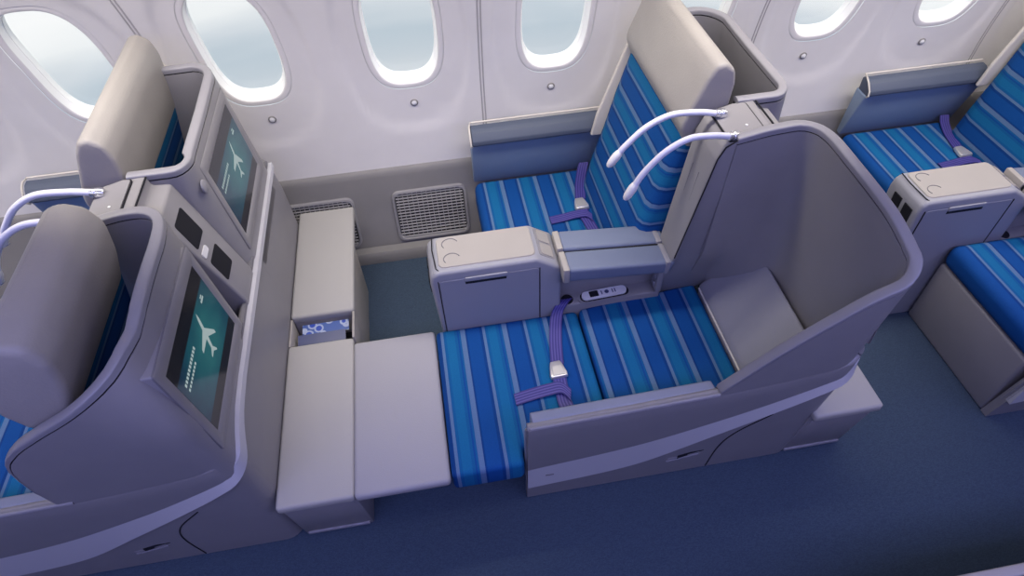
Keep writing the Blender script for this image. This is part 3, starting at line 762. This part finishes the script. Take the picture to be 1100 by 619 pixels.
make_belt('purple seat belt with silver buckle lying on the flat bed', (.32, 1.2, .355),
          [(.398, 1.512, .391, 0), (.375, 1.488, .392, 0), (.350, 1.46, .366, 0), (.325, 1.36, .3565, 0), (.308, 1.25, .357, 2)],
          [(.325, 1.118, .366, 75), (.300, 1.150, .3695, 88), (.26, 1.155, .362, 92), (.20, 1.15, .357, 92), (.140, 1.140, .356, 92)],
          [(.305, 1.22, .3565, 2), (.302, 1.15, .358, 5), (.302, 1.09, .3585, 15), (.330, 1.02, .3565, 28), (.385, .945, .3565, 40)],
          (.303, 1.228, .358), 3)
BW = make_belt('purple seat belt with silver buckle lying on the middle window seat', (.58, 2.05, .375),
          [(.655, 2.29, .40, -5), (.637, 2.25, .385, -5), (.610, 2.17, .377, -3), (.588, 2.07, .377, 0)],
          [(.605, 1.935, .388, 80), (.585, 1.965, .3885, 90), (.54, 1.972, .383, 92), (.49, 1.968, .378, 92), (.432, 1.962, .377, 92)],
          [(.582, 2.03, .3765, 2), (.580, 1.965, .3785, 3), (.588, 1.91, .3785, 8), (.60, 1.83, .3765, 12), (.615, 1.72, .3765, 14)],
          (.580, 2.035, .378), 2)
dup(BW, P, 'purple seat belt with silver buckle on the window seat at the top right')

# ------------------------------------------------------------------ reading lamps
def make_lamp(base, pts, label):
    t = thing('reading_lamp', label, 'lamp', base, 'flexible white reading lamps')
    c = catmull(pts, 8)
    obj('hose', bm_tube(c, .0095, 12), M['white_tube'], t)
    d0 = (c[1]-c[0]).normalized()
    k = obj('base_joint', bm_tube([c[0]-d0*.008, c[0]-d0*.002, c[0]+d0*.012, c[0]+d0*.014, c[0]+d0*.026, c[0]+d0*.028], [.012, .015, .015, .0125, .0125, .009], 16), M['chrome'], t)
    obj('mounting_collar', bm_lathe([(.020, 0), (.020, .004), (.016, .008), (.0, .010)], (c[0].x+.004, c[0].y, c[0].z-.022), Vector((-.2, 0, 1))), M['seam'], t)
    e = c[-1]; d1 = (c[-1]-c[-3]).normalized()
    h = obj('lamp_head', bm_tube([e-d1*.004, e+d1*.002, e+d1*.016, e+d1*.04, e+d1*.052, e+d1*.058], [.009, .0115, .0138, .0125, .0095, .005], 16), M['white'], t)
    sub('lens', bm_lathe([(.0085, 0), (.0085, .002), (.005, .003)], e+d1*.030+Vector((0, 0, -.0145)), Vector((0, 0, -1))), M['chrome'], h)
    return t
L1 = make_lamp((.850, 1.525, 1.10), [(.855, 1.528, 1.112), (.83, 1.528, 1.117), (.77, 1.528, 1.128), (.69, 1.53, 1.128), (.62, 1.53, 1.095), (.565, 1.53, 1.04), (.548, 1.53, 1.018)],
               'curved white reading lamp beside the cream headrest, the upper of the middle pair')
L2 = make_lamp((.842, 1.425, 1.10), [(.853, 1.425, 1.105), (.83, 1.42, 1.110), (.77, 1.41, 1.127), (.70, 1.405, 1.130), (.635, 1.40, 1.098), (.585, 1.40, 1.04), (.560, 1.40, .995)],
               'curved white reading lamp by the privacy wall, the lower of the middle pair')
dup(L1, -P, 'curved white reading lamp at the left edge, nearer the windows')
dup(L2, -P, 'curved white reading lamp at the left edge, just behind the big grey headrest')

# ------------------------------------------------------------------ footstools and magazines
def make_wall_stool(label):
    t = thing('footstool', label, 'footstool', (-.51, 1.95, 0), 'footstools built behind the shells')
    obj('body', bm_box(-.630, -.402, 1.66, 2.06, 0, .315, .006), M['cream'], t)
    obj('seat_pad', bm_box(-.634, -.396, 1.652, 2.262, .312, .352, .012, 4), M['ottoman_top'], t)
    return t
S1 = make_wall_stool('long cream-topped footstool against the sidewall below the grille')
def make_aisle_stool(label):
    t = thing('footstool', label, 'footstool', (-.51, 1.2, 0), 'footstools built behind the shells')
    obj('body', bm_hexa([(-.632, .962, 0), (-.400, .962, 0), (-.400, 1.514, 0), (-.632, 1.514, 0)], [(-.632, .915, .318), (-.400, .915, .318), (-.400, 1.514, .318), (-.632, 1.514, .318)], .006, 2), M['shell'], t)
    d = obj('drawer_front', bm_hexa([(-.620, .9575, .03), (-.412, .9575, .03), (-.412, .9690, .03), (-.620, .9690, .03)], [(-.620, .916, .29), (-.412, .916, .29), (-.412, .928, .29), (-.620, .928, .29)], .003, 2), M['shell'], t)
    sub('drawer_edge', bm_box(-.622, -.41, .951, .962, .016, .030, .004, 2), M['rim'], d)
    obj('seat_pad', bm_box(-.634, -.397, .898, 1.518, .315, .352, .012, 4), M['ottoman_top'], t)
    return t
S2 = make_aisle_stool('cream-topped footstool next to the flat leg rest, standing at the aisle')
s3 = dup(S2, P-.05, 'small grey footstool corner sticking out behind the middle shell at the aisle')
t = thing('magazine_rack', 'open beige rack between the two footstools holding magazines', 'magazine rack', (-.51, 1.585, 0))
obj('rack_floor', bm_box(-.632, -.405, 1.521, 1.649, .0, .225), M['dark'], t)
obj('side_wall', bm_box(-.4035, -.394, 1.521, 1.649, 0, .348, .003, 2), M['cream'], t); obj('side_wall', bm_box(-.634, -.626, 1.521, 1.649, 0, .345, .002, 2), M['cream'], t)
def mag(label, x0, x1, y, z, mat, ang, th=.008, h=.05):
    m = thing('magazine', label, 'magazine', ((x0+x1)/2, y, z), 'magazines in the rack')
    a = math.radians(ang); u = Vector((0, math.cos(a), math.sin(a))); v = Vector((0, -math.sin(a), math.cos(a)))
    o = Vector((0, y, z)); c = lambda x, s, d: Vector((x, 0, 0))+o+u*s+v*d
    obj('pages', bm_hexa([c(x0+.002, 0.001, -th+.0015), c(x1-.002, 0.001, -th+.0015), c(x1-.002, h-.001, -th+.0015), c(x0+.002, h-.001, -th+.0015)], [c(x0+.002, .001, -.001), c(x1-.002, .001, -.001), c(x1-.002, h-.001, -.001), c(x0+.002, h-.001, -.001)]), M['white'], m)
    obj('cover', bm_hexa([c(x0, 0, -.0012), c(x1, 0, -.0012), c(x1, h, -.0012), c(x0, h, -.0012)], [c(x0, 0, .0), c(x1, 0, .0), c(x1, h, .0), c(x0, h, .0)]), mat, m)
    return m
mag('magazine with a blue and white patterned cover, the upper one in the rack', -.600, -.425, 1.602, .298, M['cover'], 12, h=.045)
mag('navy magazine in front of the patterned one in the rack', -.612, -.435, 1.548, .305, M['cover_dark'], 14, h=.045)

t = thing('seat_side_panel', 'pale rimmed panel edge of the next seat row, cutting the bottom right corner', 'seat panel', (1.6, .25, 0))
obj('panel_body', bm_hexa([(.95, .19, 0), (2.3, .19, 0), (2.3, .26, 0), (.95, .26, 0)], [(.95, .19, .59), (2.3, .19, .59), (2.3, .322, .59), (.95, .322, .59)], .006, 2), M['shell'], t)
obj('panel_rim', bm_box(.945, 2.305, .300, .327, .585, .602, .006, 3), M['cream'], t)
obj('arm_pad', bm_box(.96, 2.29, .195, .298, .588, .606, .008, 3), M['pad'], t)

# ------------------------------------------------------------------ light
w = bpy.data.worlds.new('outside air'); bpy.context.scene.world = w; w.use_nodes = True; nt = w.node_tree; nt.nodes.clear()
out = nt.nodes.new('ShaderNodeOutputWorld'); bg = nt.nodes.new('ShaderNodeBackground'); tc = nt.nodes.new('ShaderNodeTexCoord'); sp = nt.nodes.new('ShaderNodeSeparateXYZ')
nt.links.new(tc.outputs['Generated'], sp.inputs[0])
nz = nt.nodes.new('ShaderNodeTexNoise'); mp = nt.nodes.new('ShaderNodeMapping'); mp.inputs['Scale'].default_value = (1.2, 1.2, 7)
nt.links.new(tc.outputs['Generated'], mp.inputs[0]); nt.links.new(mp.outputs[0], nz.inputs['Vector']); nz.inputs['Scale'].default_value = 1.6; nz.inputs['Detail'].default_value = 5
ma = nt.nodes.new('ShaderNodeMath'); ma.operation = 'MULTIPLY_ADD'; ma.inputs[1].default_value = .12; nt.links.new(nz.outputs['Fac'], ma.inputs[0]); nt.links.new(sp.outputs[2], ma.inputs[2])
mr = nt.nodes.new('ShaderNodeMapRange'); mr.inputs[1].default_value = -.60; mr.inputs[2].default_value = -.20; nt.links.new(ma.outputs[0], mr.inputs[0])
r = nt.nodes.new('ShaderNodeValToRGB'); e = r.color_ramp.elements
e[0].position = 0; e[0].color = (.68, .72, .75, 1); e[1].position = 1; e[1].color = (.95, .98, 1, 1)
for p_, c_ in ((.38, (.68, .72, .76)), (.47, (.60, .66, .72)), (.56, (.54, .62, .69)), (.63, (.68, .73, .78)), (.72, (.90, .92, .93)), (.8, (1, 1, 1))):
    k = e.new(p_); k.color = (*c_, 1)
nt.links.new(mr.outputs[0], r.inputs['Fac']); nt.links.new(r.outputs['Color'], bg.inputs[0]); bg.inputs[1].default_value = 1.0
nt.links.new(bg.outputs[0], out.inputs[0])

def area(name, loc, size, power, col, target):
    l = bpy.data.lights.new(name, 'AREA'); l.shape = 'RECTANGLE'; l.size, l.size_y = size; l.energy = power; l.color = col
    o = bpy.data.objects.new(name, l); C.objects.link(o); o.location = loc
    o.rotation_euler = (Vector(target)-Vector(loc)).to_track_quat('-Z', 'Y').to_euler(); return o
w_ = area('sidewall wash light', (.4, 1.61, 2.02), (7.0, .20), 70, (1, .94, .85), (.4, 1.95, .5)); w_.data.spread = math.radians(150)
struct('trim_7', bm_prism([(1.50, 1.72), (1.53, 1.80), (1.53, 2.60), (.98, 2.60), (.92, 2.05), (.98, 1.95)], XA, XB, 'x', .01, 2), M['ceil'])  # unseen overhead bin, added to keep the wash light off the aisle seats
m_ = area('aisle mood light', (.4, -.5, 2.5), (7.0, .5), 64, (.42, .44, 1.0), (.4, .6, 0)); m_.data.spread = math.radians(140)
area('ceiling mood light', (.4, .55, 2.58), (7.0, .4), 13, (.90, .84, 1.0), (.4, .7, 0))

# ------------------------------------------------------------------ camera
R = Matrix(((0.98567124, -0.16540786, -0.03305232), (-0.1450805, -0.7313874, -0.66635135), (0.0860457, 0.66159861, -0.74490498)))
cam = bpy.data.cameras.new('camera'); co = bpy.data.objects.new('camera', cam); C.objects.link(co)
right = Vector(R[0]); down = Vector(R[1]); fwd = Vector(R[2])
rotm = Matrix((right, -down, -fwd)).transposed().to_4x4()
co.matrix_world = Matrix.Translation((0, 0, 2.2)) @ rotm
cam.sensor_width = 36; cam.lens = 687.5/1100*36; cam.clip_start = .02
sc = bpy.context.scene; sc.camera = co
sc.view_settings.view_transform = 'Standard'; sc.view_settings.look = 'None'; sc.view_settings.exposure = 0; sc.view_settings.gamma = 1
sc.view_settings.use_curve_mapping = False
sc.cycles.use_denoising = True
sc.cycles.max_bounces = 6; sc.cycles.diffuse_bounces = 4; sc.cycles.transparent_max_bounces = 12
